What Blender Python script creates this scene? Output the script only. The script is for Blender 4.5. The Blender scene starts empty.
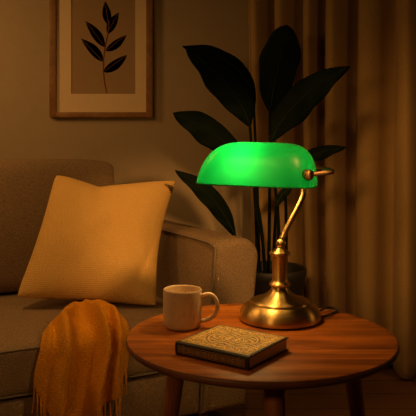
import bpy, bmesh, math, random
from mathutils import Vector, Matrix, noise

random.seed(7)
S = bpy.context.scene
COL = S.collection
PI = math.pi

# ------------------------------------------------------------------ camera
F_PX, HORIZON, CAM_Z = 680.0, 141.0, 0.937
cd = bpy.data.cameras.new('camera')
cam = bpy.data.objects.new('camera', cd)
COL.objects.link(cam)
cam.location = (0, 0, CAM_Z)
cam.rotation_euler = (PI / 2, 0, 0)
cd.sensor_width = 36.0
cd.lens = 36.0 * F_PX / 416.0
cd.shift_y = -(208.0 - HORIZON) / 416.0
cd.clip_start = 0.05
S.camera = cam

# ------------------------------------------------------------------ world, light, exposure
w = bpy.data.worlds.new('world')
S.world = w
w.use_nodes = True
w.node_tree.nodes['Background'].inputs[0].default_value = (1.0, 0.55, 0.22, 1)
w.node_tree.nodes['Background'].inputs[1].default_value = 0.006
S.view_settings.view_transform = 'Standard'
S.view_settings.look = 'None'
S.view_settings.gamma = 1.0
S.view_settings.use_curve_mapping = False
S.view_settings.exposure = 0.0


def area(name, loc, target, size, power, color):
    d = bpy.data.lights.new(name, 'AREA')
    d.shape = 'DISK'
    d.size = size
    d.energy = power
    d.color = color
    o = bpy.data.objects.new(name, d)
    COL.objects.link(o)
    o.location = loc
    o.rotation_euler = (Vector(target) - Vector(loc)).to_track_quat('-Z', 'Y').to_euler()
    return o


WARM = (1.0, 0.50, 0.14)
area('left_room_lamp', (-1.42, 2.30, 1.60), (-0.85, 3.05, 1.2), 0.35, 3.5, WARM)
area('front_left_fill', (-0.80, 0.15, 1.22), (0.35, 2.6, 0.6), 0.22, 3.2, WARM)  # added fill near camera height, puts a streak on the brass column
area('seat_fill', (-0.78, 1.95, 1.55), (-0.74, 1.95, 0.3), 0.25, 4.2, WARM)  # invented fill hung low over the sofa to brighten the seat
area('right_fill', (1.30, 1.80, 0.85), (0.85, 2.7, 0.30), 0.25, 0.9, WARM)  # extra off-frame fill, lifts the right of the curtain and the floor
cs = bpy.data.lights.new('curtain_fill_spot', 'SPOT')  # added spot with no real fixture, lights the curtain folds from the left
cs.energy = 80.0
cs.color = WARM
cs.spot_size = math.radians(30)
cs.spot_blend = 0.9
cs.shadow_soft_size = 0.22
cso = bpy.data.objects.new('curtain_fill_spot', cs)
COL.objects.link(cso)
cso.location = (-0.55, 0.45, 1.85)
cso.rotation_euler = (Vector((1.05, 2.75, 0.55)) - cso.location).to_track_quat('-Z', 'Y').to_euler()
sd = bpy.data.lights.new('pillow_fill_spot', 'SPOT')  # made-up spot, brightens the right of the pillow and the sofa arm
sd.energy = 112.0
sd.color = WARM
sd.spot_size = math.radians(27)
sd.spot_blend = 0.7
sd.shadow_soft_size = 0.07
so = bpy.data.objects.new('pillow_fill_spot', sd)
COL.objects.link(so)
so.location = (0.62, 0.65, 1.72)
so.rotation_euler = (Vector((0.0, 2.4, 0.62)) - so.location).to_track_quat('-Z', 'Y').to_euler()


# ------------------------------------------------------------------ helpers
def at(px, py, Y):
    return Vector(((px - 208.0) / F_PX * Y, Y, CAM_Z - (py - HORIZON) / F_PX * Y))


def link_mesh(name, bm, mat, parent=None, smooth=True):
    me = bpy.data.meshes.new(name)
    bmesh.ops.recalc_face_normals(bm, faces=bm.faces[:])
    bm.to_mesh(me)
    bm.free()
    if smooth:
        for p in me.polygons:
            p.use_smooth = True
    if mat:
        me.materials.append(mat)
    o = bpy.data.objects.new(name, me)
    COL.objects.link(o)
    if parent:
        o.parent = parent
    return o


def thing(name, label, cat, loc=(0, 0, 0), rz=0.0, group=None):
    o = bpy.data.objects.new(name, None)
    COL.objects.link(o)
    o.empty_display_size = 0.05
    o.location = loc
    o.rotation_euler = (0, 0, rz)
    o['label'] = label
    o['category'] = cat
    if group:
        o['group'] = group
    return o


def sharp(o, angle=35):
    me = o.data
    bm = bmesh.new()
    bm.from_mesh(me)
    for e in bm.edges:
        if len(e.link_faces) == 2 and e.calc_face_angle(0) > math.radians(angle):
            e.smooth = False
    bm.to_mesh(me)
    bm.free()


def add_box(bm, x0, x1, y0, y1, z0, z1, bev=0.0, seg=3):
    r = bmesh.ops.create_cube(bm, size=1.0)
    vs = r['verts']
    for v in vs:
        v.co = Vector((x0 + (v.co.x + .5) * (x1 - x0), y0 + (v.co.y + .5) * (y1 - y0), z0 + (v.co.z + .5) * (z1 - z0)))
    if bev > 0:
        es = list({e for v in vs for e in v.link_edges})
        bmesh.ops.bevel(bm, geom=es, offset=bev, segments=seg, profile=0.5, affect='EDGES')
    return vs


def box(name, mat, parent, x0, x1, y0, y1, z0, z1, bev=0.0, seg=3):
    bm = bmesh.new()
    add_box(bm, x0, x1, y0, y1, z0, z1, bev, seg)
    o = link_mesh(name, bm, mat, parent)
    sharp(o, 50)
    return o


def add_lathe(bm, prof, n=64, c=(0, 0, 0)):
    rings = []
    for r, z in prof:
        if r < 1e-6:
            rings.append([bm.verts.new((c[0], c[1], c[2] + z))])
        else:
            rings.append([bm.verts.new((c[0] + r * math.cos(2 * PI * i / n), c[1] + r * math.sin(2 * PI * i / n), c[2] + z)) for i in range(n)])
    for a, b in zip(rings, rings[1:]):
        for i in range(n):
            j = (i + 1) % n
            if len(a) == 1 and len(b) == 1:
                continue
            if len(a) == 1:
                bm.faces.new((a[0], b[i], b[j]))
            elif len(b) == 1:
                bm.faces.new((a[i], a[j], b[0]))
            else:
                bm.faces.new((a[i], a[j], b[j], b[i]))


def lathe(name, prof, mat, parent=None, n=64, c=(0, 0, 0)):
    bm = bmesh.new()
    add_lathe(bm, prof, n, c)
    o = link_mesh(name, bm, mat, parent)
    sharp(o, 40)
    return o


def smooth_path(pts, sub=6):
    pts = [Vector(p) for p in pts]
    out = []
    for i in range(len(pts) - 1):
        p0 = pts[max(i - 1, 0)]
        p1, p2 = pts[i], pts[i + 1]
        p3 = pts[min(i + 2, len(pts) - 1)]
        for k in range(sub):
            t = k / sub
            out.append(0.5 * ((2 * p1) + (p2 - p0) * t + (2 * p0 - 5 * p1 + 4 * p2 - p3) * t * t + (3 * p1 - p0 - 3 * p2 + p3) * t ** 3))
    out.append(pts[-1])
    return out


def add_tube(bm, pts, rad, n=12, cap=True):
    pts = [Vector(p) for p in pts]
    rings = []
    up = Vector((0, 0, 1))
    t0 = (pts[1] - pts[0]).normalized()
    if abs(t0.dot(up)) > .9:
        up = Vector((0, 1, 0))
    nrm = t0.cross(up).normalized()
    for i, p in enumerate(pts):
        a = pts[max(i - 1, 0)]
        b = pts[min(i + 1, len(pts) - 1)]
        t = (b - a).normalized()
        nrm = (nrm - t * nrm.dot(t)).normalized()
        bi = t.cross(nrm)
        r = rad(i / (len(pts) - 1)) if callable(rad) else rad
        rings.append([bm.verts.new(p + (nrm * math.cos(2 * PI * k / n) + bi * math.sin(2 * PI * k / n)) * r) for k in range(n)])
    for a, b in zip(rings, rings[1:]):
        for k in range(n):
            j = (k + 1) % n
            bm.faces.new((a[k], a[j], b[j], b[k]))
    if cap:
        bm.faces.new(rings[0][::-1])
        bm.faces.new(rings[-1])


def tube(name, pts, rad, mat, parent=None, n=12, sub=6):
    bm = bmesh.new()
    add_tube(bm, smooth_path(pts, sub) if sub else pts, rad, n)
    o = link_mesh(name, bm, mat, parent)
    sharp(o, 60)
    return o


def solidify(o, t, offset=-1.0):
    m = o.modifiers.new('solid', 'SOLIDIFY')
    m.thickness = t
    m.offset = offset
    return m


# ------------------------------------------------------------------ materials
class NT:
    def __init__(self, name):
        self.m = bpy.data.materials.new(name)
        self.m.use_nodes = True
        self.t = self.m.node_tree
        self.b = self.t.nodes['Principled BSDF']
        self.out = self.t.nodes['Material Output']

    def n(self, typ, **kw):
        x = self.t.nodes.new(typ)
        for k, v in kw.items():
            if k in x.inputs.keys():
                x.inputs[k].default_value = v
            else:
                setattr(x, k, v)
        return x

    def l(self, a, b):
        self.t.links.new(a, b)

    def coords(self, scale=(1, 1, 1), rot=(0, 0, 0), loc=(0, 0, 0)):
        tc = self.n('ShaderNodeTexCoord')
        mp = self.n('ShaderNodeMapping')
        mp.inputs['Scale'].default_value = scale
        mp.inputs['Rotation'].default_value = rot
        mp.inputs['Location'].default_value = loc
        self.l(tc.outputs['Object'], mp.inputs['Vector'])
        return mp.outputs['Vector']

    def noise(self, vec, scale, detail=3, rough=.5, dist=0.0):
        x = self.n('ShaderNodeTexNoise')
        x.inputs['Scale'].default_value = scale
        x.inputs['Detail'].default_value = detail
        x.inputs['Roughness'].default_value = rough
        x.inputs['Distortion'].default_value = dist
        self.l(vec, x.inputs['Vector'])
        return x.outputs['Fac']

    def ramp(self, fac, stops):
        r = self.n('ShaderNodeValToRGB')
        els = r.color_ramp.elements
        while len(els) < len(stops):
            els.new(0.5)
        for e, (p, c) in zip(els, stops):
            e.position = p
            e.color = (*c, 1)
        self.l(fac, r.inputs['Fac'])
        return r.outputs['Color']

    def math(self, op, a, b=None, c=None):
        x = self.n('ShaderNodeMath', operation=op)
        for i, v in enumerate((a, b, c)):
            if v is None:
                continue
            if isinstance(v, (int, float)):
                x.inputs[i].default_value = v
            else:
                self.l(v, x.inputs[i])
        return x.outputs[0]

    def mix(self, fac, a, b):
        x = self.n('ShaderNodeMix', data_type='RGBA')
        if isinstance(fac, (int, float)):
            x.inputs[0].default_value = fac
        else:
            self.l(fac, x.inputs[0])
        for i, v in ((6, a), (7, b)):
            if isinstance(v, tuple):
                x.inputs[i].default_value = (*v, 1)
            else:
                self.l(v, x.inputs[i])
        return x.outputs[2]

    def bump(self, h, strength, dist):
        x = self.n('ShaderNodeBump')
        x.inputs['Strength'].default_value = strength
        x.inputs['Distance'].default_value = dist
        self.l(h, x.inputs['Height'])
        self.l(x.outputs['Normal'], self.b.inputs['Normal'])


def fabric(name, c1, c2, scale=260, bump=.5, dist=.002, weave=0, rough=.95, sheen=.0):
    k = NT(name)
    v = k.coords()
    f = k.noise(v, scale, 2, .6)
    g = k.noise(v, 9, 3, .5)
    col = k.ramp(f, [(.3, c1), (.7, c2)])
    col = k.mix(k.math('MULTIPLY', g, .35), col, tuple(x * .72 for x in c1))
    k.l(col, k.b.inputs['Base Color'])
    k.b.inputs['Roughness'].default_value = rough
    k.b.inputs['Sheen Weight'].default_value = sheen
    k.b.inputs['Specular IOR Level'].default_value = .15
    h = f
    if weave:
        w1 = k.n('ShaderNodeTexWave', wave_type='BANDS', bands_direction='DIAGONAL')
        w1.inputs['Scale'].default_value = weave
        w1.inputs['Distortion'].default_value = 1.2
        k.l(v, w1.inputs['Vector'])
        w2 = k.n('ShaderNodeTexWave', wave_type='BANDS', bands_direction='Z')
        w2.inputs['Scale'].default_value = weave * .8
        w2.inputs['Distortion'].default_value = 1.2
        k.l(v, w2.inputs['Vector'])
        h = k.math('ADD', k.math('MULTIPLY', w1.outputs['Fac'], w2.outputs['Fac']), k.math('MULTIPLY', f, .6))
    k.bump(h, bump, dist)
    return k.m


def plain(name, c, rough=.6, metal=0.0, spec=.5, bump=None):
    k = NT(name)
    k.b.inputs['Base Color'].default_value = (*c, 1)
    k.b.inputs['Roughness'].default_value = rough
    k.b.inputs['Metallic'].default_value = metal
    k.b.inputs['Specular IOR Level'].default_value = spec
    v = k.coords()
    f = k.noise(v, 30, 3)
    k.l(k.mix(k.math('MULTIPLY', f, .4), c, tuple(x * .75 for x in c)), k.b.inputs['Base Color'])
    if bump:
        k.bump(k.noise(v, bump[0], 3), bump[1], bump[2])
    return k.m


def wood(name, dark, mid, light, sc=(1, 9, 9), scale=6, rough=.35, rot=(0, 0, 0), coat=0.0):
    k = NT(name)
    v = k.coords(sc, rot)
    a = k.noise(v, scale, 6, .62, .6)
    b = k.noise(v, scale * 7, 4, .6)
    f = k.math('ADD', k.math('MULTIPLY', a, .75), k.math('MULTIPLY', b, .25))
    k.l(k.ramp(f, [(.32, dark), (.5, mid), (.68, light)]), k.b.inputs['Base Color'])
    k.b.inputs['Roughness'].default_value = rough
    k.b.inputs['Specular IOR Level'].default_value = .28
    k.b.inputs['Coat Weight'].default_value = coat
    k.b.inputs['Coat Roughness'].default_value = .25
    k.bump(f, .15, .001)
    return k.m


M_wall = plain('wall_paint', (.43, .325, .21), .9, spec=.1, bump=(90, .15, .002))
M_base = plain('baseboard_paint', (.20, .14, .09), .6)
M_sofa = fabric('sofa_fabric', (.19, .125, .072), (.40, .27, .16), 230, .8, .0045)
M_pipe = fabric('piping_fabric', (.17, .13, .095), (.30, .235, .17), 420, .4, .001)
M_pillow = fabric('pillow_weave', (.68, .41, .125), (.82, .50, .16), 230, .8, .0022, weave=60)
M_throw = fabric('throw_wool', (.62, .245, .008), (.95, .42, .020), 210, 1.0, .005)
M_curtain = fabric('curtain_linen', (.36, .22, .085), (.48, .31, .13), 300, .3, .001, sheen=.05)
M_table = wood('table_walnut', (.11, .027, .004), (.35, .096, .009), (.62, .21, .022), (.8, 11, 11), 3.0, .46)
M_edge = wood('table_edge_walnut', (.08, .028, .012), (.16, .06, .026), (.24, .10, .045), (2, 2, 14), 4, .4)
M_leg = wood('leg_walnut', (.15, .048, .016), (.27, .095, .034), (.38, .15, .055), (8, 8, 1), 5, .4)
M_frame = wood('frame_oak', (.17, .075, .025), (.26, .12, .04), (.34, .17, .06), (3, 3, 3), 5, .45)
M_mat = plain('picture_mat_board', (.80, .60, .38), .9, spec=.1)
M_print = plain('print_paper', (.40, .265, .15), .9, spec=.1)
M_ink = plain('print_ink', (.26, .075, .035), .8, spec=.1)
M_vein = plain('print_vein_ink', (.34, .16, .09), .8, spec=.1)
M_pot = plain('pot_ceramic', (.016, .013, .011), .55)
M_soil = plain('potting_soil', (.02, .012, .008), .95, bump=(60, .8, .01))
M_stem = plain('plant_stem', (.008, .012, .006), .6, spec=.1)
M_black = plain('black_rubber', (.012, .011, .010), .5)
M_dark = plain('dark_book_leather', (.022, .016, .012), .45, bump=(400, .4, .0005))

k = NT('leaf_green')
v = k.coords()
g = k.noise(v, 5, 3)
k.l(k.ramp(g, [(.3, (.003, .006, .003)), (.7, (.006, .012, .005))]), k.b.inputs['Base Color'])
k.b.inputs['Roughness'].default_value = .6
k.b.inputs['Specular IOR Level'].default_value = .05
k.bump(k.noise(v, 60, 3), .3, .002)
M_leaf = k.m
M_rib = plain('leaf_midrib', (.014, .026, .011), .6, spec=.1)

# brass: brushed, slightly antique
def brass(name, c1, c2, r0, r1):
    k = NT(name)
    v = k.coords((1, 1, 14))
    f = k.noise(v, 22, 5, .6)
    g = k.noise(k.coords(), 7, 3)
    k.l(k.mix(g, c1, c2), k.b.inputs['Base Color'])
    k.b.inputs['Metallic'].default_value = 1.0
    k.b.inputs['Anisotropic'].default_value = .8
    k.b.inputs['Anisotropic Rotation'].default_value = .25
    tg = k.n('ShaderNodeTangent', direction_type='RADIAL', axis='Z')
    k.l(tg.outputs[0], k.b.inputs['Tangent'])
    mr = k.n('ShaderNodeMapRange')
    mr.inputs['To Min'].default_value = r0
    mr.inputs['To Max'].default_value = r1
    k.l(f, mr.inputs['Value'])
    k.l(mr.outputs[0], k.b.inputs['Roughness'])
    k.bump(f, .02, .0004)
    return k.m


M_brass = brass('aged_brass', (.66, .46, .17), (.52, .35, .125), .30, .46)
M_neck = brass('polished_brass', (.66, .46, .17), (.60, .41, .15), .30, .36)
M_neck.node_tree.nodes['Principled BSDF'].inputs['Anisotropic'].default_value = 0
M_brassd = brass('dark_bronze', (.46, .29, .15), (.34, .20, .10), .34, .5)

# mug stoneware with specks
k = NT('speckled_stoneware')
v = k.coords()
vo = k.n('ShaderNodeTexVoronoi')
vo.inputs['Scale'].default_value = 330
k.l(v, vo.inputs['Vector'])
keep = k.math('GREATER_THAN', k.noise(v, 75, 2), .54)
sp = k.math('MULTIPLY', k.math('LESS_THAN', vo.outputs['Distance'], .22), keep)
k.l(k.mix(sp, (.68, .50, .31), (.14, .08, .04)), k.b.inputs['Base Color'])
k.b.inputs['Roughness'].default_value = .45
k.bump(k.noise(v, 50, 3), .12, .001)
M_mug = k.m

# cased banker's glass: green outside, opal white inside
k = NT('green_cased_glass')
geo = k.n('ShaderNodeNewGeometry')
tr = k.n('ShaderNodeBsdfTranslucent')
tr.inputs['Color'].default_value = (.002, .42, .095, 1)
df = k.n('ShaderNodeBsdfDiffuse')
df.inputs['Color'].default_value = (.004, .18, .038, 1)
dw = k.n('ShaderNodeBsdfDiffuse')
dw.inputs['Color'].default_value = (.34, .34, .28, 1)
mb = k.n('ShaderNodeMixShader')
k.l(geo.outputs['Backfacing'], mb.inputs[0])
k.l(df.outputs[0], mb.inputs[1])
k.l(dw.outputs[0], mb.inputs[2])
m1 = k.n('ShaderNodeMixShader')
m1.inputs[0].default_value = .20
k.l(mb.outputs[0], m1.inputs[1])
k.l(tr.outputs[0], m1.inputs[2])
gl = k.n('ShaderNodeBsdfGlossy')
gl.inputs['Roughness'].default_value = .34
fr = k.n('ShaderNodeFresnel')
m2 = k.n('ShaderNodeMixShader')
k.l(k.math('MULTIPLY', fr.outputs[0], .45), m2.inputs[0])
k.l(m1.outputs[0], m2.inputs[1])
k.l(gl.outputs[0], m2.inputs[2])
k.l(m2.outputs[0], k.out.inputs['Surface'])
M_shade = k.m

# frosted bulb (gives off light)
k = NT('frosted_bulb')
k.b.inputs['Base Color'].default_value = (.9, .85, .75, 1)
k.b.inputs['Emission Color'].default_value = (1, .75, .42, 1)
k.b.inputs['Emission Strength'].default_value = 3.0
M_bulb = k.m

# floor planks
k = NT('floor_planks')
v = k.coords((1, 1, 1))
br = k.n('ShaderNodeTexBrick')
br.inputs['Scale'].default_value = 1.0
br.inputs['Brick Width'].default_value = 1.6
br.inputs['Row Height'].default_value = .14
br.inputs['Mortar Size'].default_value = .0035
br.inputs['Color1'].default_value = (.25, .115, .045, 1)
br.inputs['Color2'].default_value = (.19, .085, .032, 1)
br.inputs['Mortar'].default_value = (.03, .012, .005, 1)
k.l(v, br.inputs['Vector'])
gn = k.noise(k.coords((2, 22, 1)), 3, 6, .6, .5)
k.l(k.mix(k.math('MULTIPLY', gn, .7), br.outputs['Color'], (.09, .038, .014)), k.b.inputs['Base Color'])
k.b.inputs['Roughness'].default_value = .45
k.bump(gn, .1, .001)
M_floor = k.m


def ornament(name, hx, hy, spine=False):
    """Gold-stamped arabesque, mirrored about both axes, on dark leather."""
    k = NT(name)
    tc = k.n('ShaderNodeTexCoord')
    sx = k.n('ShaderNodeSeparateXYZ')
    k.l(tc.outputs['Object'], sx.inputs[0])
    ax = k.math('ABSOLUTE', sx.outputs[0])
    ay = k.math('ABSOLUTE', sx.outputs[2 if spine else 1])
    cb = k.n('ShaderNodeCombineXYZ')
    k.l(ax, cb.inputs[0])
    k.l(ay, cb.inputs[1])
    nz = k.n('ShaderNodeTexNoise')
    nz.inputs['Scale'].default_value = 110 if spine else 40
    nz.inputs['Detail'].default_value = 2
    nz.inputs['Distortion'].default_value = 2.4
    k.l(cb.outputs[0], nz.inputs['Vector'])
    a = k.math('ABSOLUTE', k.math('SUBTRACT', nz.outputs['Fac'], .5))
    scroll = k.math('LESS_THAN', k.math('FRACT', k.math('MULTIPLY', a, 10)), .50)
    dx = k.math('SUBTRACT', hx, ax)
    dy = k.math('SUBTRACT', hy, ay)
    d = k.math('MINIMUM', dx, dy)

    def band(lo, hi, src=d):
        return k.math('MULTIPLY', k.math('GREATER_THAN', src, lo), k.math('LESS_THAN', src, hi))
    if spine:
        lines = k.math('MAXIMUM', band(.0028, .0038), band(.016, .0175, dx))
        inner = k.math('GREATER_THAN', d, .005)
    else:
        lines = k.math('MAXIMUM', band(.003, .0048), band(.0165, .018))
        ex = k.math('DIVIDE', ax, hx * .62)
        ey = k.math('DIVIDE', ay, hy * .62)
        rr = k.math('SQRT', k.math('ADD', k.math('MULTIPLY', ex, ex), k.math('MULTIPLY', ey, ey)))
        lines = k.math('MAXIMUM', lines, band(.97, 1.03, rr))
        lines = k.math('MAXIMUM', lines, band(.42, .47, rr))
        inner = k.math('GREATER_THAN', d, .0058)
    if not spine:
        th_ = k.math('ARCTAN2', ey, ex)
        star = k.math('LESS_THAN', rr, k.math('ADD', .34, k.math('MULTIPLY', k.math('COSINE', k.math('MULTIPLY', th_, 8)), .05)))
        rosette = k.math('MULTIPLY', band(.50, .93, rr), k.math('GREATER_THAN', k.math('SINE', k.math('ADD', k.math('MULTIPLY', th_, 12), k.math('MULTIPLY', rr, 22))), .1))
        rich = k.math('MAXIMUM', k.math('MAXIMUM', k.math('LESS_THAN', d, .016), k.math('GREATER_THAN', rr, 1.12)), star)
        scroll = k.math('MAXIMUM', k.math('MULTIPLY', scroll, k.math('ADD', .45, k.math('MULTIPLY', rich, .55))), k.math('MULTIPLY', rosette, .85))
    mask = k.math('MAXIMUM', lines, k.math('MULTIPLY', scroll, inner))
    k.l(k.mix(mask, (.045, .026, .010), (.88, .58, .17)) if not spine else k.mix(mask, (.025, .015, .008), (.66, .40, .12)), k.b.inputs['Base Color'])
    k.l(k.math('MULTIPLY', mask, .25), k.b.inputs['Metallic'])
    k.b.inputs['Roughness'].default_value = .5
    k.bump(mask, .35, .0006)
    return k.m


# ------------------------------------------------------------------ room shell
WALL_Y = 3.05


def structure(name, mat, *a, **kw):
    o = box(name, mat, None, *a, **kw)
    o['kind'] = 'structure'
    return o


structure('floor', M_floor, -2.6, 2.6, -1.2, WALL_Y + .1, -.05, 0)
structure('wall_back', M_wall, -2.6, 2.6, WALL_Y, WALL_Y + .1, 0, 2.7)
structure('baseboard_back', M_base, -2.6, 2.6, WALL_Y - .016, WALL_Y, 0, .10, bev=.004)

# ------------------------------------------------------------------ curtain
edges_px = [247, 255, 281, 310, 332, 363, 395, 437, 470, 500, 530]
CX = [(p - 208) / F_PX * 2.80 for p in edges_px]
CX[0] = CX[1] - .012
amp = [.012, .060, .060, .070, .085, .085, .135, .085, .08, .08]
base = [2.92, 2.915, 2.915, 2.91, 2.905, 2.90, 2.80, 2.88, 2.90, 2.90, 2.90]


def curtain_mesh():
    bm = bmesh.new()
    prof = []
    for i in range(len(CX) - 1):
        n = 26
        for j in range(n):
            t = j / n
            if t < .22:
                sh = math.sin(t / .22 * PI / 2)
                x = CX[i] + (CX[i + 1] - CX[i]) * (t * .35 - .10 * math.sin(t / .22 * PI))
            else:
                u = (t - .22) / .78
                sh = .5 + .5 * math.cos(u * PI)
                sh = sh * .9 + .1 * (1 - u)
                x = CX[i] + (CX[i + 1] - CX[i]) * (.077 + .923 * u)
            bb = base[i] * (1 - t) + base[min(i + 1, len(base) - 1)] * t
            prof.append((x, bb, amp[i] * sh))
    zs = [.012 + (2.55 - .012) * (q / 40) for q in range(41)]
    rows = []
    for z in zs:
        row = []
        for (x, b, s) in prof:
            k_ = 1.0 + .28 * (1 - z / 2.5) + .06 * math.sin(z * 3 + x * 9)
            dx = .010 * math.sin(z * 1.7 + x * 6)
            row.append(bm.verts.new((x + dx, b - s * k_, z)))
        rows.append(row)
    for a, b in zip(rows, rows[1:]):
        for i in range(len(a) - 1):
            bm.faces.new((a[i], a[i + 1], b[i + 1], b[i]))
    return bm


cur = link_mesh('curtain', curtain_mesh(), M_curtain)
solidify(cur, .003)
cur['label'] = 'floor-length golden brown pleated curtain behind the plant and table'
cur['category'] = 'curtain'

# ------------------------------------------------------------------ framed picture
FY = WALL_Y - .028
q = FY / F_PX
fx0, fx1 = (49.3 - 208) * q, (152.8 - 208) * q
fz0, fz1 = CAM_Z + (HORIZON - 117.5) * q, 1.70
fcx = (fx0 + fx1) / 2
pic = thing('framed_picture', 'tall oak-framed botanical print hanging on the wall above the sofa', 'picture', (fcx, WALL_Y, fz0))


def P(px, py, dy=0.0):
    return Vector(((px - 208) * q - fcx, FY - WALL_Y + dy, CAM_Z + (HORIZON - py) * q - fz0))


fw = .030
bm = bmesh.new()
H, Wd = fz1 - fz0, fx1 - fx0
for (a0, a1, b0, b1) in ((-Wd / 2, -Wd / 2 + fw, 0, H), (Wd / 2 - fw, Wd / 2, 0, H), (-Wd / 2 + fw - .001, Wd / 2 - fw + .001, 0, .024), (-Wd / 2 + fw - .001, Wd / 2 - fw + .001, H - .024, H)):
    add_box(bm, a0, a1, -.030, 0, b0, b1, .003, 2)
fr_o = link_mesh('frame', bm, M_frame, pic)
sharp(fr_o, 40)
box('backing_board', M_frame, pic, -Wd / 2 + .01, Wd / 2 - .01, -.010, -.001, .01, H - .01)
# mat with a window
ix0, ix1 = P(70.7, 0).x, P(135, 0).x
iz0, iz1 = P(0, 93.7).z, H - .024 - .085
bm = bmesh.new()
mx0, mx1, mz0, mz1 = -Wd / 2 + .012, Wd / 2 - .012, .012, H - .012
for (a0, a1, b0, b1) in ((mx0, ix0, mz0, mz1), (ix1, mx1, mz0, mz1), (ix0, ix1, mz0, iz0), (ix0, ix1, iz1, mz1)):
    add_box(bm, a0, a1, -.016, -.0105, b0, b1)
link_mesh('mat_board', bm, M_mat, pic, smooth=False)
pr = box('print', M_print, pic, ix0 - .01, ix1 + .01, -.0125, -.0102, iz0 - .01, iz1 + .01)


def crop4(x, y):
    return (x / 2.97 + 30, y / 2.97)


bm = bmesh.new()
stem = [P(*crop4(*c)) for c in ((234, 60), (229, 100), (221, 140), (216, 190), (219, 240), (227, 276))]
yk = -.0135


def flat_leaf(tip, base_, hw, bend):
    tip, base_ = P(*crop4(*tip)), P(*crop4(*base_))
    ax = tip - base_
    nn = Vector((ax.z, 0, -ax.x)).normalized()
    L, R = [], []
    N = 14
    for i in range(N + 1):
        t = i / N
        c = base_ + ax * t + nn * bend * math.sin(PI * t)
        wv = hw * math.sin(PI * t ** .8) ** .9 if 0 < t < 1 else 0
        L.append(bm.verts.new((c + nn * wv).xz.to_3d() * 0 + Vector(((c + nn * wv).x, yk, (c + nn * wv).z))))
        R.append(bm.verts.new(Vector(((c - nn * wv).x, yk, (c - nn * wv).z))))
    for i in range(N):
        bm.faces.new((L[i], R[i], R[i + 1], L[i + 1]))


for a, b, h_, bn in (((222, 2), (232, 72), .019, -.002), ((262, 35), (229, 98), .020, -.003), ((162, 60), (220, 138), .021, .004),
                     ((150, 113), (216, 182), .021, .005), ((285, 102), (224, 150), .018, .005), ((287, 162), (217, 213), .021, .005)):
    flat_leaf(a, b, h_, bn)
bmesh.ops.solidify(bm, geom=bm.faces[:], thickness=.0004)
sp_ = smooth_path(stem, 5)
add_tube(bm, [Vector((p.x, yk, p.z)) for p in sp_], .0022, 6)
link_mesh('sprig_drawing', bm, M_ink, pr, smooth=False)
bm = bmesh.new()
for a, b in (((222, 8), (231, 66)), ((260, 40), (231, 92)), ((166, 64), (217, 132)), ((154, 117), (212, 178)), ((281, 105), (228, 147)), ((283, 165), (221, 210))):
    A, B = P(*crop4(*a)), P(*crop4(*b))
    add_tube(bm, [Vector((A.x, yk - .0004, A.z)), Vector(((A.x + B.x) / 2, yk - .0004, (A.z + B.z) / 2 + .001)), Vector((B.x, yk - .0004, B.z))], .0009, 5)
link_mesh('leaf_veins', bm, M_vein, pr, smooth=False)

# ------------------------------------------------------------------ sofa
SO = Vector((.187, 2.290, 0))
SA = math.atan2(.456, .89)
sofa = thing('sofa', 'brown fabric sofa with rounded arm behind the round table', 'sofa', SO, SA)
XL = -2.05


def sofa_world(x, y, z):
    return Vector((SO.x + x * math.cos(SA) - y * math.sin(SA), SO.y + x * math.sin(SA) + y * math.cos(SA), z))


# arm: cross-section in x-z leaning outwards, rounded top, rounded front
bm = bmesh.new()
arm_prof = []
AW = .172
zt, zb = .612, .05
ro, ri = .072, .022
# outer bottom -> outer top arc -> inner top arc -> inner bottom
def lean(z):
    return -.062 * (zt - z) / (zt - zb)
outl = [(0, zb), (0, .2), (0, .35), (0, .48)]
for i in range(9):
    a = PI / 2 * i / 8
    outl.append((-ro + ro * math.cos(a), zt - ro + ro * math.sin(a)))
outl.append((-AW * .6, zt + .001))
for i in range(7):
    a = PI / 2 + PI / 2 * i / 6
    outl.append((-AW + ri + ri * math.cos(a), zt - ri + ri * math.sin(a)))
outl += [(-AW, .48), (-AW, .35), (-AW, .2), (-AW, zb)]
outl = [(x + lean(z), z) for x, z in outl]
# y stations with front edge rounding (inset)
ccx, ccz = -AW / 2 - .03, .33
sts = [(0.0, .030), (.003, .018), (.010, .0085), (.020, .003), (.035, 0)] + [(.1 + .1 * i, 0) for i in range(8)] + [(.86, .01), (.87, .03)]
rings = []
for y, ins in sts:
    ring = []
    for x, z in outl:
        sx = 1 - ins / (AW / 2)
        szz = 1 - ins / .30
        crest = .0
        if z > .55:
            crest = -.010 * (y / .87)
        ring.append(bm.verts.new((ccx + lean(z) * .0 + (x - ccx) * sx, y, ccz + (z - ccz) * szz + crest)))
    rings.append(ring)
for a, b in zip(rings, rings[1:]):
    n = len(a)
    for i in range(n):
        j = (i + 1) % n
        bm.faces.new((a[i], a[j], b[j], b[i]))
bm.faces.new(rings[0])
bm.faces.new(rings[-1][::-1])
armo = link_mesh('armrest', bm, M_sofa, sofa)
sharp(armo, 50)
# piping round the inner arm panel
pp = [(-AW - .001 + lean(.605 - .01), .84, .590), (-AW - .001 + lean(.6), .5, .594), (-AW - .001 + lean(.6), .12, .598),
      (-AW - .001 + lean(.59), .035, .592), (-AW + .001 + lean(.57), .016, .570), (-AW + .001 + lean(.45), .010, .45), (-AW + lean(.3), .010, .3), (-AW + lean(.07), .010, .07)]
tube('piping', pp, .0032, M_pipe, armo, n=8, sub=6)

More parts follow.
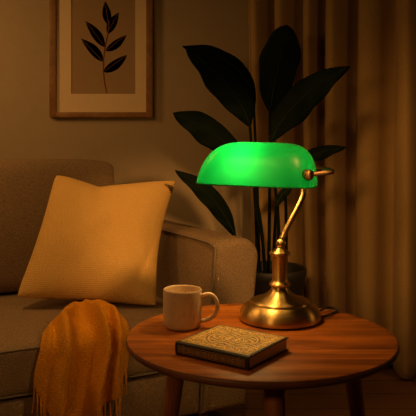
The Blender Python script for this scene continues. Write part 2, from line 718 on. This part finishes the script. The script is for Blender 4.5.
# seat cushion with crowned top
bm = bmesh.new()
cx0, cx1, cy0, cy1, cz0, cz1 = XL + .02, -AW - .052, 0.0, .70, .205, .362
NX, NY = 60, 22
def seat_z(x, y):
    u = (x - cx0) / (cx1 - cx0) * 2 - 1
    v_ = (y - cy0) / (cy1 - cy0) * 2 - 1
    return cz1 + .014 * (1 - v_ * v_) * (1 - u ** 8)
add_box(bm, cx0, cx1, cy0, cy1, cz0, cz1)
bmesh.ops.subdivide_edges(bm, edges=bm.edges[:], cuts=14, use_grid_fill=True)
R_ = .035
for v_ in bm.verts:
    c = v_.co
    # rounded box
    inner = Vector((min(max(c.x, cx0 + R_), cx1 - R_), min(max(c.y, cy0 + R_), cy1 - R_), min(max(c.z, cz0 + R_), cz1 - R_)))
    # pull grid lines near edges so rounding has geometry
    d_ = c - inner
    if d_.length > 1e-9:
        c2 = inner + d_.normalized() * R_ if d_.length > R_ else c
        v_.co = c2
    if v_.co.z > (cz0 + cz1) / 2:
        v_.co.z += .014 * (1 - ((v_.co.y - cy0) / (cy1 - cy0) * 2 - 1) ** 2)
seat = link_mesh('seat_cushion', bm, M_sofa, sofa)
md = seat.modifiers.new('sub', 'SUBSURF')
md.levels = md.render_levels = 1
zline = cz1 - .012
tube('piping', [(cx0 + .03, -.001 + .004, zline - .004), (XL / 2, .003, zline - .004), (cx1 - .03, .003, zline - .004), (cx1 - .004, .03, zline - .004), (cx1 + .001, .2, zline), (cx1 + .001, .6, zline)], .0034, M_pipe, seat, n=8)
tube('piping', [(cx0 + .03, .004, cz0 + .012), (XL / 2, .004, cz0 + .012), (cx1 - .03, .004, cz0 + .012), (cx1 - .004, .03, cz0 + .012)], .0034, M_pipe, seat, n=8)

# base rail and frame back
box('base_rail', M_sofa, sofa, XL, -AW - .058, .012, .80, .055, .203, bev=.014)
box('back_frame', M_sofa, sofa, XL, -.03, .80, .93, .055, .60, bev=.03, seg=5)

# back cushion reclined
bm = bmesh.new()
bx0, bx1 = XL + .02, -.285
add_box(bm, bx0, bx1, -.075, .085, 0, .50)
bmesh.ops.subdivide_edges(bm, edges=bm.edges[:], cuts=12, use_grid_fill=True)
Rb = .045
for v_ in bm.verts:
    c = v_.co
    inner = Vector((min(max(c.x, bx0 + Rb), bx1 - Rb), min(max(c.y, -.075 + Rb), .085 - Rb), min(max(c.z, Rb), .50 - Rb)))
    d_ = c - inner
    if d_.length > Rb:
        v_.co = inner + d_.normalized() * Rb
    if v_.co.y < 0:
        v_.co.y -= .018 * math.sin(PI * min(max(v_.co.z / .5, 0), 1)) * (1 - abs((v_.co.x - bx0) / (bx1 - bx0) * 2 - 1) ** 10)
rot = Matrix.Translation((0, .665, .368)) @ Matrix.Rotation(math.radians(-9), 4, 'X')
bm.transform(rot)
bc = link_mesh('back_cushion', bm, M_sofa, sofa)
md = bc.modifiers.new('sub', 'SUBSURF')
md.levels = md.render_levels = 1
for lx, ly in ((-.20, .06), (-.15, .85), (XL + .1, .06), (XL + .1, .85), (-1.1, .06)):
    lathe('leg', [(0, 0), (.013, 0), (.02, .06), (0, .06)], M_leg, sofa, n=20, c=(lx, ly, 0))

# ------------------------------------------------------------------ throw pillow
TL, TR = at(55, 174, 2.53), at(177, 180, 2.58)
BL, BR = at(15, 298, 2.25), at(157, 307, 2.30)
pc = (TL + TR + BL + BR) / 4
pn = (TR - BL).cross(TL - BR).normalized()
if pn.y > 0:
    pn = -pn
N = 44


def pillow_pt(u, v_, side):
    uu, vv = u * 2 - 1, v_ * 2 - 1
    # edges: right and left sides curve in a little, top has a dip
    u2 = u + (.5 - u) * (.05 if u < .5 else .12) * (1 - vv * vv)
    v2 = v_ + (.5 - v_) * .045 * (1 - uu * uu)
    cr_ = .03 * (abs(uu) * abs(vv)) ** 10
    u2 += (.5 - u) * cr_
    v2 += (.5 - v_) * cr_
    dd = u / .38 if u < .38 else (1 - u) / .62
    dip = .088 * dd ** 1.25 * max(0, (v_ - .35) / .65) ** 2
    v2 -= dip
    p = BL * (1 - u2) * (1 - v2) + BR * u2 * (1 - v2) + TL * (1 - u2) * v2 + TR * u2 * v2
    e = max(0, (1 - uu ** 2)) ** .48 * max(0, (1 - vv ** 2)) ** .48
    th = .100 * e
    # crease falling from the dip, soft wrinkles towards corners
    th -= .020 * math.exp(-((u - .40 - .25 * (1 - v_)) / .07) ** 2) * max(0, (v_ - .55) / .45) * e
    wr = noise.noise(Vector((u * 3.2, v_ * 3.2, side * 4 + 2.2))) * .010 + noise.noise(Vector((u * 8, v_ * 8, side * 9.0))) * .004
    th += wr * e
    th -= .012 * e * (math.exp(-(((u - .86) + .5 * (v_ - .25)) / .030) ** 2) + math.exp(-(((u - .93) - .3 * (v_ - .38)) / .022) ** 2)) * math.exp(-((v_ - .27) / .18) ** 2)
    ang = math.atan2(vv, uu)
    rr = math.hypot(uu, vv)
    th += .0035 * math.sin(ang * 12) * max(0, rr - .75) * e ** .5
    return p + pn * th * side


bm = bmesh.new()
front = [[bm.verts.new(pillow_pt(.5 - .5 * math.cos(PI * i / N), .5 - .5 * math.cos(PI * j / N), 1) - pc) for i in range(N + 1)] for j in range(N + 1)]
back = [[None] * (N + 1) for _ in range(N + 1)]
for j in range(N + 1):
    for i in range(N + 1):
        if i in (0, N) or j in (0, N):
            back[j][i] = front[j][i]
        else:
            back[j][i] = bm.verts.new(pillow_pt(.5 - .5 * math.cos(PI * i / N), .5 - .5 * math.cos(PI * j / N), -1) - pc)
for j in range(N):
    for i in range(N):
        bm.faces.new((front[j][i], front[j][i + 1], front[j + 1][i + 1], front[j + 1][i]))
        bm.faces.new((back[j][i], back[j + 1][i], back[j + 1][i + 1], back[j][i + 1]))
pillow = link_mesh('throw_pillow', bm, M_pillow)
pillow.location = pc
pillow['label'] = 'square golden beige woven pillow leaning against the sofa back'
pillow['category'] = 'pillow'

# ------------------------------------------------------------------ mustard throw blanket
throw = thing('throw_blanket', 'mustard yellow knitted blanket with fringe draped over the sofa seat edge', 'blanket', SO, SA)
R0 = .036


def drape(s):
    """arc length s -> (y, z) on the seat profile, with its outward normal."""
    ytop = .225
    if s < ytop - R0:
        y = ytop - s
        z = cz1 + .014 * (1 - ((y - cy0) / (cy1 - cy0) * 2 - 1) ** 2)
        return y, z, 0.0, 1.0
    s2 = s - (ytop - R0)
    arc = R0 * PI / 2
    if s2 < arc:
        a = s2 / R0
        return R0 - R0 * math.sin(a), cz1 - R0 + R0 * math.cos(a) + .003 * (1 - s2 / arc), -math.sin(a), math.cos(a)
    return 0.0, cz1 - R0 - (s2 - arc), -1.0, 0.0


def sst(a, b, x):
    t = min(max((x - a) / (b - a), 0), 1)
    return t * t * (3 - 2 * t)


def throw_pt(u, r):
    """u across 0..1, r along 0..1"""
    Ltot = .225 - R0 + R0 * PI / 2 + (cz1 - R0 - .115)
    edge = abs(u * 2 - 1)
    Lu = Ltot - .140 * edge ** 2.4
    s = r * Lu
    y, z, ny, nz = drape(s)
    k = sst(0, .17, s)
    k2 = sst(.0, .45, s)
    xc = -.555 + (-.650 + .555) * k2 ** .8
    hw = .074 + (.126 - .074) * k + .012 * k2
    x = xc + (u * 2 - 1) * hw
    def ridge(c, wd):
        return math.exp(-((u - c) / wd) ** 2)
    q_ = min(max(s / .5, 0), 1)
    f = .80 * ridge(.27 - .05 * q_, .09) + 1.0 * ridge(.50 + .22 * q_ ** .8, .055) + .7 * ridge(.76 + .15 * q_ ** .7, .055) + .4 * ridge(.07, .05)
    off = .008 + .078 * f ** 1.2 * (.08 + .92 * sst(.03, .24, s)) * (1 - edge ** 8)
    off += .026 * math.exp(-((s - .05) / .07) ** 2) * math.sqrt(max(0, 1 - edge ** 2))
    off *= sst(-.005, .030, s) * .999
    off = max(off, .0)
    off += .010
    off *= 1 - .45 * edge ** 10
    off += noise.noise(Vector((u * 5, r * 6, 1.3))) * .003
    x += .008 * math.sin(r * 6 + u * 8) * k
    return Vector((x, y + ny * off, z + nz * off))


bm = bmesh.new()
NU, NR = 80, 80
g_ = [[bm.verts.new(throw_pt(i / NU, j / NR)) for i in range(NU + 1)] for j in range(NR + 1)]
for j in range(NR):
    for i in range(NU):
        bm.faces.new((g_[j][i], g_[j][i + 1], g_[j + 1][i + 1], g_[j + 1][i]))
cloth = link_mesh('knitted_cloth', bm, M_throw, throw)
solidify(cloth, .005, 0)
nf = 34
for i in range(nf):
    u = (i + .5) / nf
    a = throw_pt(u, 1.0)
    prev = throw_pt(u, .985)
    ln = .078 + random.uniform(-.008, .010)
    sw = random.uniform(-.006, .006)
    sy = random.uniform(-.007, -.001)
    pts = [prev, a, a + Vector((sw * .4, sy, -ln * .4)), a + Vector((sw, sy, -ln * .75)), a + Vector((sw * 1.4 + random.uniform(-.003, .003), sy, -ln))]
    tube('fringe', pts, lambda t: .0036 * (1 - .35 * t), M_throw, throw, n=6, sub=3)

# ------------------------------------------------------------------ plant
PC = at(270.5, 266, 2.68)
plant = thing('potted_plant', 'large dark broad-leaved plant in a black pot behind the sofa arm', 'plant', (PC.x, PC.y, 0))
PO = Vector((PC.x, PC.y, 0))
lathe('pot', [(0, .004), (.066, .004), (.070, .0), (.076, .012), (.135, .40), (.141, .412), (.141, .436), (.137, .441), (.131, .436), (.127, .41), (.123, .39), (0, .39)], M_pot, plant, n=64)
lathe('soil', [(0, .405), (.06, .409), (.122, .403), (.1235, .394), (0, .392)], M_soil, plant, n=40)


def leaf(spine, Y, hw, widest=.55, cup=.25, roll=0.0, stemto=None, droop=0.0, blunt=.8, stem_r=.0044):
    """spine: px points from base to tip; Y: depths"""
    n = len(spine)
    Ys = Y if isinstance(Y, (list, tuple)) else [Y] * n
    pts = smooth_path([at(p[0], p[1], yy) - PO for p, yy in zip(spine, Ys)], 8)
    lens = [0]
    for a, b in zip(pts, pts[1:]):
        lens.append(lens[-1] + (b - a).length)
    T = lens[-1]
    bm = bmesh.new()
    M = 12
    rows = []
    for i, p in enumerate(pts):
        t = lens[i] / T
        tg = (pts[min(i + 1, len(pts) - 1)] - pts[max(i - 1, 0)]).normalized()
        side = tg.cross(Vector((math.sin(roll), -math.cos(roll), .25))).normalized()
        nn = side.cross(tg).normalized()
        # width profile
        if t < widest:
            wv = math.sin(PI / 2 * (t / widest)) ** .75
        else:
            wv = math.cos(PI / 2 * ((t - widest) / (1 - widest))) ** blunt
        wv = max(wv, .012) * hw
        row = []
        for j in range(M + 1):
            s = j / M * 2 - 1
            wob = 1 + .05 * math.sin(t * 17 + s * 2)
            row.append(bm.verts.new(p + side * wv * s * wob + nn * (abs(s) ** 1.4 * wv * cup * -1 + .004 * math.sin(t * 22 + 3 * s) * abs(s))))
        rows.append(row)
    for a, b in zip(rows, rows[1:]):
        for j in range(M):
            bm.faces.new((a[j], a[j + 1], b[j + 1], b[j]))
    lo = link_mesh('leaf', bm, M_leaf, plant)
    solidify(lo, .0016, 0)
    rib = [p + Vector((0, -.001, 0)) for p in pts[:-2]]
    tube('midrib', rib, lambda t: .0030 * (1 - .8 * t), M_rib, lo, n=6, sub=0)
    if stemto is not None:
        b = pts[0]
        e = Vector(stemto)
        mid = (b + e) / 2 + Vector(((b.x - e.x) * -.10, 0, .02))
        tube('stem', [e, mid, b, pts[2]], lambda t: stem_r * (1.7 - .9 * t), M_stem, plant, n=8, sub=8)


leaf([(254, 112), (250, 92), (238, 70), (214, 54), (182, 46)], [2.49, 2.48, 2.47, 2.45, 2.43], .040, .45, .3, roll=.3, stemto=(-.045, .01, .398))
leaf([(250, 127), (242, 106), (226, 84), (207, 65), (186, 50)], [2.46, 2.45, 2.44, 2.43, 2.42], .062, .46, .12, roll=.1, stemto=(-.05, 0, .398))
leaf([(270, 113), (274, 88), (280, 60), (287, 25)], [2.52, 2.52, 2.51, 2.48], .073, .60, .15, stemto=(-.005, .02, .398), blunt=.55)
leaf([(270, 142), (280, 124), (296, 104), (322, 81), (350, 66.5)], [2.45, 2.44, 2.42, 2.40, 2.37], .058, .42, .22, roll=-.15, stemto=(.04, -.01, .398))
leaf([(250, 168), (232, 150), (205, 128), (173, 113)], [2.44, 2.42, 2.38, 2.33], .052, .58, .2, roll=.15, stemto=(-.02, -.02, .398))
leaf([(285, 176), (300, 162), (322, 152), (346, 147)], [2.48, 2.47, 2.45, 2.42], .026, .55, .3, roll=-.4, stemto=(.062, .01, .398))
leaf([(236, 238), (226, 218), (206, 192), (175, 170)], [2.48, 2.46, 2.44, 2.42], .036, .50, .2, roll=.2, stemto=(-.08, .015, .398))
leaf([(276, 208), (280, 198), (287, 190), (295, 184)], [2.44, 2.43, 2.42, 2.41], .016, .5, .3, roll=-.2, stemto=(.005, -.03, .398))

# ------------------------------------------------------------------ round table
TC = Vector((.1185, 1.535, 0))
TZ = .50
table = thing('side_table', 'round walnut side table with splayed legs in front of the sofa', 'table', TC)
RT = .3025
th = .019
prof = [(0, TZ)]
prof += [(RT - .02, TZ), (RT - .006, TZ - .0006), (RT - .002, TZ - .0022), (RT, TZ - .006)]
bm = bmesh.new()
add_lathe(bm, [(0, TZ - .004), (0, TZ), (.15, TZ), (RT - .0045, TZ), (RT - .003, TZ - .0008), (RT - .003, TZ - .004), (0, TZ - .004)], 128)
top = link_mesh('tabletop', bm, M_table, table)
sharp(top, 40)
bm = bmesh.new()
add_lathe(bm, [(0, TZ - .0041), (RT - .003, TZ - .0041), (RT - .0028, TZ - .0010), (RT - .0008, TZ - .003), (RT, TZ - .007), (RT - .001, TZ - .011), (RT - .006, TZ - .016), (RT - .016, TZ - .020), (0, TZ - .020)], 128)
e = link_mesh('table_edge', bm, M_edge, top)
sharp(e, 60)
for ang, r0 in ((-87, .205), (165, .188), (19, .224)):
    a = math.radians(ang)
    r1 = r0 + .066
    d0 = Vector((math.cos(a) * r0, math.sin(a) * r0, TZ - .0205))
    d1 = Vector((math.cos(a) * r1, math.sin(a) * r1, 0))
    bm = bmesh.new()
    add_tube(bm, [d0 + (d1 - d0) * (i / 8) for i in range(9)], lambda t: .0215 - .008 * t, 24)
    for v_ in bm.verts:
        if v_.co.z < .012:
            v_.co.z = 0
        if v_.co.z > TZ - .034:
            v_.co.z = TZ - .0202
    lo = link_mesh('leg', bm, M_leg, table)
    sharp(lo, 50)

# ------------------------------------------------------------------ banker's lamp
LC = Vector((.176, 1.664, TZ))
lamp = thing('desk_lamp', "brass banker's desk lamp with green glass shade on the round table", 'lamp', LC)
lathe('base', [(0, .003), (.094, .003), (.0985, .004), (.1000, .008), (.0995, .014), (.0965, .024), (.089, .0345), (.081, .0405), (.0765, .0425),
               (.0745, .0415), (.0735, .0420), (.0735, .0455), (.0715, .0480), (.062, .0510), (.046, .0565), (.033, .063), (.0245, .071), (.0195, .080), (.0185, .086), (0, .086)], M_brass, lamp, n=96)
lathe('felt_pad', [(0, 0), (.095, 0), (.0955, .0035), (0, .0035)], M_black, lamp, n=64)
lathe('column', [(0, .080), (.019, .080), (.0225, .0815), (.0255, .0845), (.0262, .088), (.024, .0915), (.0215, .0935), (.0195, .096), (.0190, .101), (.0190, .155),
                 (.0205, .1575), (.0245, .1590), (.0258, .162), (.0250, .1655), (.0200, .1685), (.0130, .1730), (.0080, .1765), (.0065, .1785), (0, .1785)], M_brass, lamp, n=64)
mz = 1.664 / F_PX
bm = bmesh.new()
bmesh.ops.create_uvsphere(bm, u_segments=32, v_segments=20, radius=.0125)
bm.transform(Matrix.Translation(((281 - 280) * mz, 0, .1865)))
link_mesh('ball_joint', bm, M_neck, lamp)


def LP(px, py, dy=0.0):
    p = at(px, py, 1.664 + dy) - LC
    return p


neck = [LP(281.5, 240), LP(283.5, 235), LP(290, 222), LP(297.5, 208), LP(302.5, 197), LP(303.8, 188), LP(301, 178, .0), LP(294, 170, .005), LP(284, 167, .01)]
tube('neck', neck, lambda t: .0068, M_neck, lamp, n=20, sub=8)
tube('neck_collar', [LP(282.2, 238), LP(284.8, 232.5)], .0075, M_brass, lamp, n=20, sub=0)

# shade
SR = math.radians(-17)
sc_ = LP(256.3, 160)
SC = Vector((sc_.x, 0.0, .331))   # centre of the rim plane, lamp-local
HA, HB, HH = .146, .078, .103
bm = bmesh.new()
NT_, NS = 128, 40
rings = []


def shade_pt(th, s, dr=0.0):
    c, sn = math.cos(th), math.sin(th)
    px = math.copysign(abs(c) ** .48, c)
    py = math.copysign(abs(sn) ** .62, sn)
    de = (PI / 2) * s ** 1.7
    cphi, sphi = math.sin(de), math.cos(de)
    ex = .50 if c < 0 else .34
    X = (HA + dr) * px * cphi ** (ex if s > 0 else 1)
    Yy = (HB + dr) * py * cphi ** .62
    Z = (HH + dr) * sphi ** .90
    if c < 0:
        X *= 1 - .14 * Z / HH
    return Vector((X, Yy, Z))


for i in range(NS + 1):
    s = 1 - i / NS
    if s <= 0:
        rings.append([bm.verts.new(Vector((0, 0, HH)))])
    else:
        rings.append([bm.verts.new(shade_pt(2 * PI * j / NT_, s)) for j in range(NT_)])
for a, b in zip(rings, rings[1:]):
    for j in range(NT_):
        k_ = (j + 1) % NT_
        if len(b) == 1:
            bm.faces.new((a[j], a[k_], b[0]))
        else:
            bm.faces.new((a[j], a[k_], b[k_], b[j]))
shade = link_mesh('lamp_shade', bm, M_shade, lamp)
shade.location = SC
shade.rotation_euler = (0, math.radians(1.2), SR)
# rolled glass rim
bm = bmesh.new()
rim = [shade_pt(2 * PI * j / NT_, 1.0) for j in range(NT_)]
rs = []
for j in range(NT_):
    t = (rim[(j + 1) % NT_] - rim[j - 1]).normalized()
    nn = t.cross(Vector((0, 0, 1)))
    rs.append([bm.verts.new(rim[j] + (nn * math.cos(a * PI / 4) + Vector((0, 0, 1)) * math.sin(a * PI / 4)) * .0016) for a in range(8)])
for j in range(NT_):
    for a in range(8):
        bm.faces.new((rs[j][a], rs[j][(a + 1) % 8], rs[(j + 1) % NT_][(a + 1) % 8], rs[(j + 1) % NT_][a]))
link_mesh('glass_rim', bm, M_shade, shade)

# socket and tubular bulb inside
mr_ = Matrix.Translation(SC) @ Matrix.Rotation(SR, 4, 'Z')


def SL(x, y, z):
    return mr_ @ Vector((x, y, z))


tube('socket', [LP(286, 167.5, .01), SL(.055, .012, .040), SL(.036, .014, .040)], .011, M_brassd, lamp, n=20, sub=2)
BP = SL(-.045, 0, .042)
bulb_pts = [SL(.034, .014, .040), SL(.022, .014, .040), SL(.0, .014, .040), SL(-.06, .014, .041), SL(-.085, .014, .042), SL(-.091, .014, .042)]
tube('bulb', bulb_pts, lambda t: .011 * min(1, .75 + 2 * t) * (1 if t < .88 else max(.15, math.sqrt(max(0, 1 - ((t - .88) / .125) ** 2)))), M_bulb, lamp, n=20, sub=6)
ld = bpy.data.lights.new('bulb_light', 'POINT')
ld.energy = 3.5
ld.color = (1.0, .55, .17)
ld.shadow_soft_size = .02
lo = bpy.data.objects.new('bulb_light', ld)
COL.objects.link(lo)
lo.parent = lamp
lo.location = SL(-.024, -.026, .054)

# side bracket hooked round the right end of the shade
k1 = LP(308.5, 174.7, -.095)
br_pts = [LP(309.5, 174.5, -.097), LP(320, 173.4, -.092), LP(329.5, 172.3, -.087), LP(332.3, 171.7, -.083), LP(332.6, 170.9, -.074), LP(330, 170.0, -.06), LP(321, 168.0, .0), LP(312, 167.6, .05)]
tube('shade_bracket', br_pts, lambda t: .0058 if t < .48 else .0044, M_brassd, lamp, n=16, sub=4)
ax = Vector((.35, -.93, 0)).normalized()
c0 = LP(308.3, 174.8, -.098)
tube('bracket_knob', [c0 - ax * .016, c0 - ax * .006, c0, c0 + ax * .006, c0 + ax * .010], lambda t: (.0125 if t < .8 else .009), M_brassd, lamp, n=24, sub=0)
tube('bracket_knob', [LP(310, 174.6, -.098), LP(313.5, 174.2, -.096)], .0068, M_brassd, lamp, n=20, sub=0)

cz = TZ - LC.z + .0045
def tab(px, py, h=.004):
    D = (CAM_Z - TZ - h) * F_PX / (py - HORIZON)
    return at(px, py, D) - LC
tube('power_cord', [Vector((.080, .055, .008)), tab(320, 310.5, .008), tab(326, 307.8, .010), tab(333, 308, .006), tab(338, 310.3, .004), tab(333, 313, .004), tab(326, 315.5, .004), Vector((.098, .012, .0035))], .0028, M_black, lamp, n=8, sub=8)

# ------------------------------------------------------------------ mug
MC = Vector((-.0600, 1.598, TZ))
mug = thing('mug', 'speckled cream stoneware mug on the left of the round table', 'mug', MC)
mr0 = .0455
lathe('body', [(0, .0015), (.034, .0015), (.0355, 0), (.038, .0008), (.0425, .0055), (.0447, .012), (mr0, .022), (mr0, .086), (mr0 - .0004, .0885), (mr0 - .0018, .0900),
               (mr0 - .0034, .0888), (mr0 - .0042, .086), (mr0 - .0045, .02), (.036, .008), (0, .007)], M_mug, mug, n=72)
hp = [(.043, 0, .074), (.052, 0, .0775), (.066, 0, .0785), (.078, 0, .070), (.083, 0, .054), (.079, 0, .036), (.068, 0, .024), (.055, 0, .018), (.043, 0, .0165)]
bm = bmesh.new()
add_tube(bm, smooth_path(hp, 8), .0048, 16)
for v_ in bm.verts:
    v_.co.y *= 1.35
ho = link_mesh('handle', bm, M_mug, mug)
mug.rotation_euler = (0, 0, math.radians(-8))

# ------------------------------------------------------------------ book
p_f = Vector((.0779, 1.292, 0))      # front corner
p_l = p_f + Vector((-.819, .574, 0)) * .175      # left corner
p_r = Vector((.172, 1.412, 0))
u1 = (p_f - p_l)
L1 = u1.length
ang = math.atan2(u1.y, u1.x)
L2 = .159
vdir = Vector((-math.sin(ang), math.cos(ang), 0))
cen = (p_f + p_l) / 2 + vdir * L2 / 2
BH = .027
book = thing('book', 'thick dark hardcover book with ornate gold cover lying on the table', 'book', (cen.x, cen.y, TZ), ang)
hx, hy = L1 / 2, L2 / 2
ct = .0026
o = box('back_cover', M_dark, book, -hx, hx, -hy, hy, 0.0002, ct, bev=.0008, seg=2)
o = box('front_cover', M_dark, book, -hx, hx, -hy, hy, BH - ct, BH, bev=.0008, seg=2)
g2 = box('gilt_panel', ornament('gilt_cover', hx - .003, hy - .003), o, -hx + .003, hx - .003, -hy + .003, hy - .002, BH - .0002, BH + .0004)
bm = bmesh.new()
rr = []
NB = 10
for sx in (-hx, hx):
    ring = []
    for i in range(NB + 1):
        a = PI * i / NB
        ring.append(bm.verts.new((sx, -hy - .0035 * math.sin(a), BH / 2 - (BH / 2 - .0003) * math.cos(a) ** 1 if True else 0)))
    ring2 = [bm.verts.new((sx, -hy + .0026, v_.co.z)) for v_ in ring[::-1]]
    rr.append(ring + ring2)
n = len(rr[0])
for i in range(n):
    j = (i + 1) % n
    bm.faces.new((rr[0][i], rr[0][j], rr[1][j], rr[1][i]))
bm.faces.new(rr[0])
bm.faces.new(rr[1][::-1])
spn = link_mesh('spine', bm, M_dark, book)
sharp(spn, 40)
bm = bmesh.new()
gz = BH / 2 - .004
cols = []
for i in range(7):
    z = BH / 2 - gz + 2 * gz * i / 6
    yy = -hy - .0035 * math.sqrt(max(0, 1 - ((z - BH / 2) / (BH / 2)) ** 2)) - .0004
    cols.append((yy, z - BH / 2))
va = [bm.verts.new((-hx + .005, y, z)) for y, z in cols]
vb = [bm.verts.new((hx - .005, y, z)) for y, z in cols]
for i in range(6):
    bm.faces.new((va[i], vb[i], vb[i + 1], va[i + 1]))
bmesh.ops.solidify(bm, geom=bm.faces[:], thickness=.0006)
sg = link_mesh('gilt_panel', bm, ornament('gilt_spine', hx - .004, gz + .001, True), spn, smooth=False)
sg.location = (0, 0, BH / 2)
k = NT('page_block')
v = k.coords((1, 1, 1))
wv_ = k.n('ShaderNodeTexWave', wave_type='BANDS', bands_direction='Z')
wv_.inputs['Scale'].default_value = 330
wv_.inputs['Distortion'].default_value = 1.0
k.l(v, wv_.inputs['Vector'])
k.l(k.mix(wv_.outputs['Fac'], (.66, .46, .29), (.82, .62, .43)), k.b.inputs['Base Color'])
k.b.inputs['Roughness'].default_value = .8
box('pages', k.m, book, -hx + .003, hx - .0035, -hy + .002, hy - .0035, ct - .0001, BH - ct + .0001)
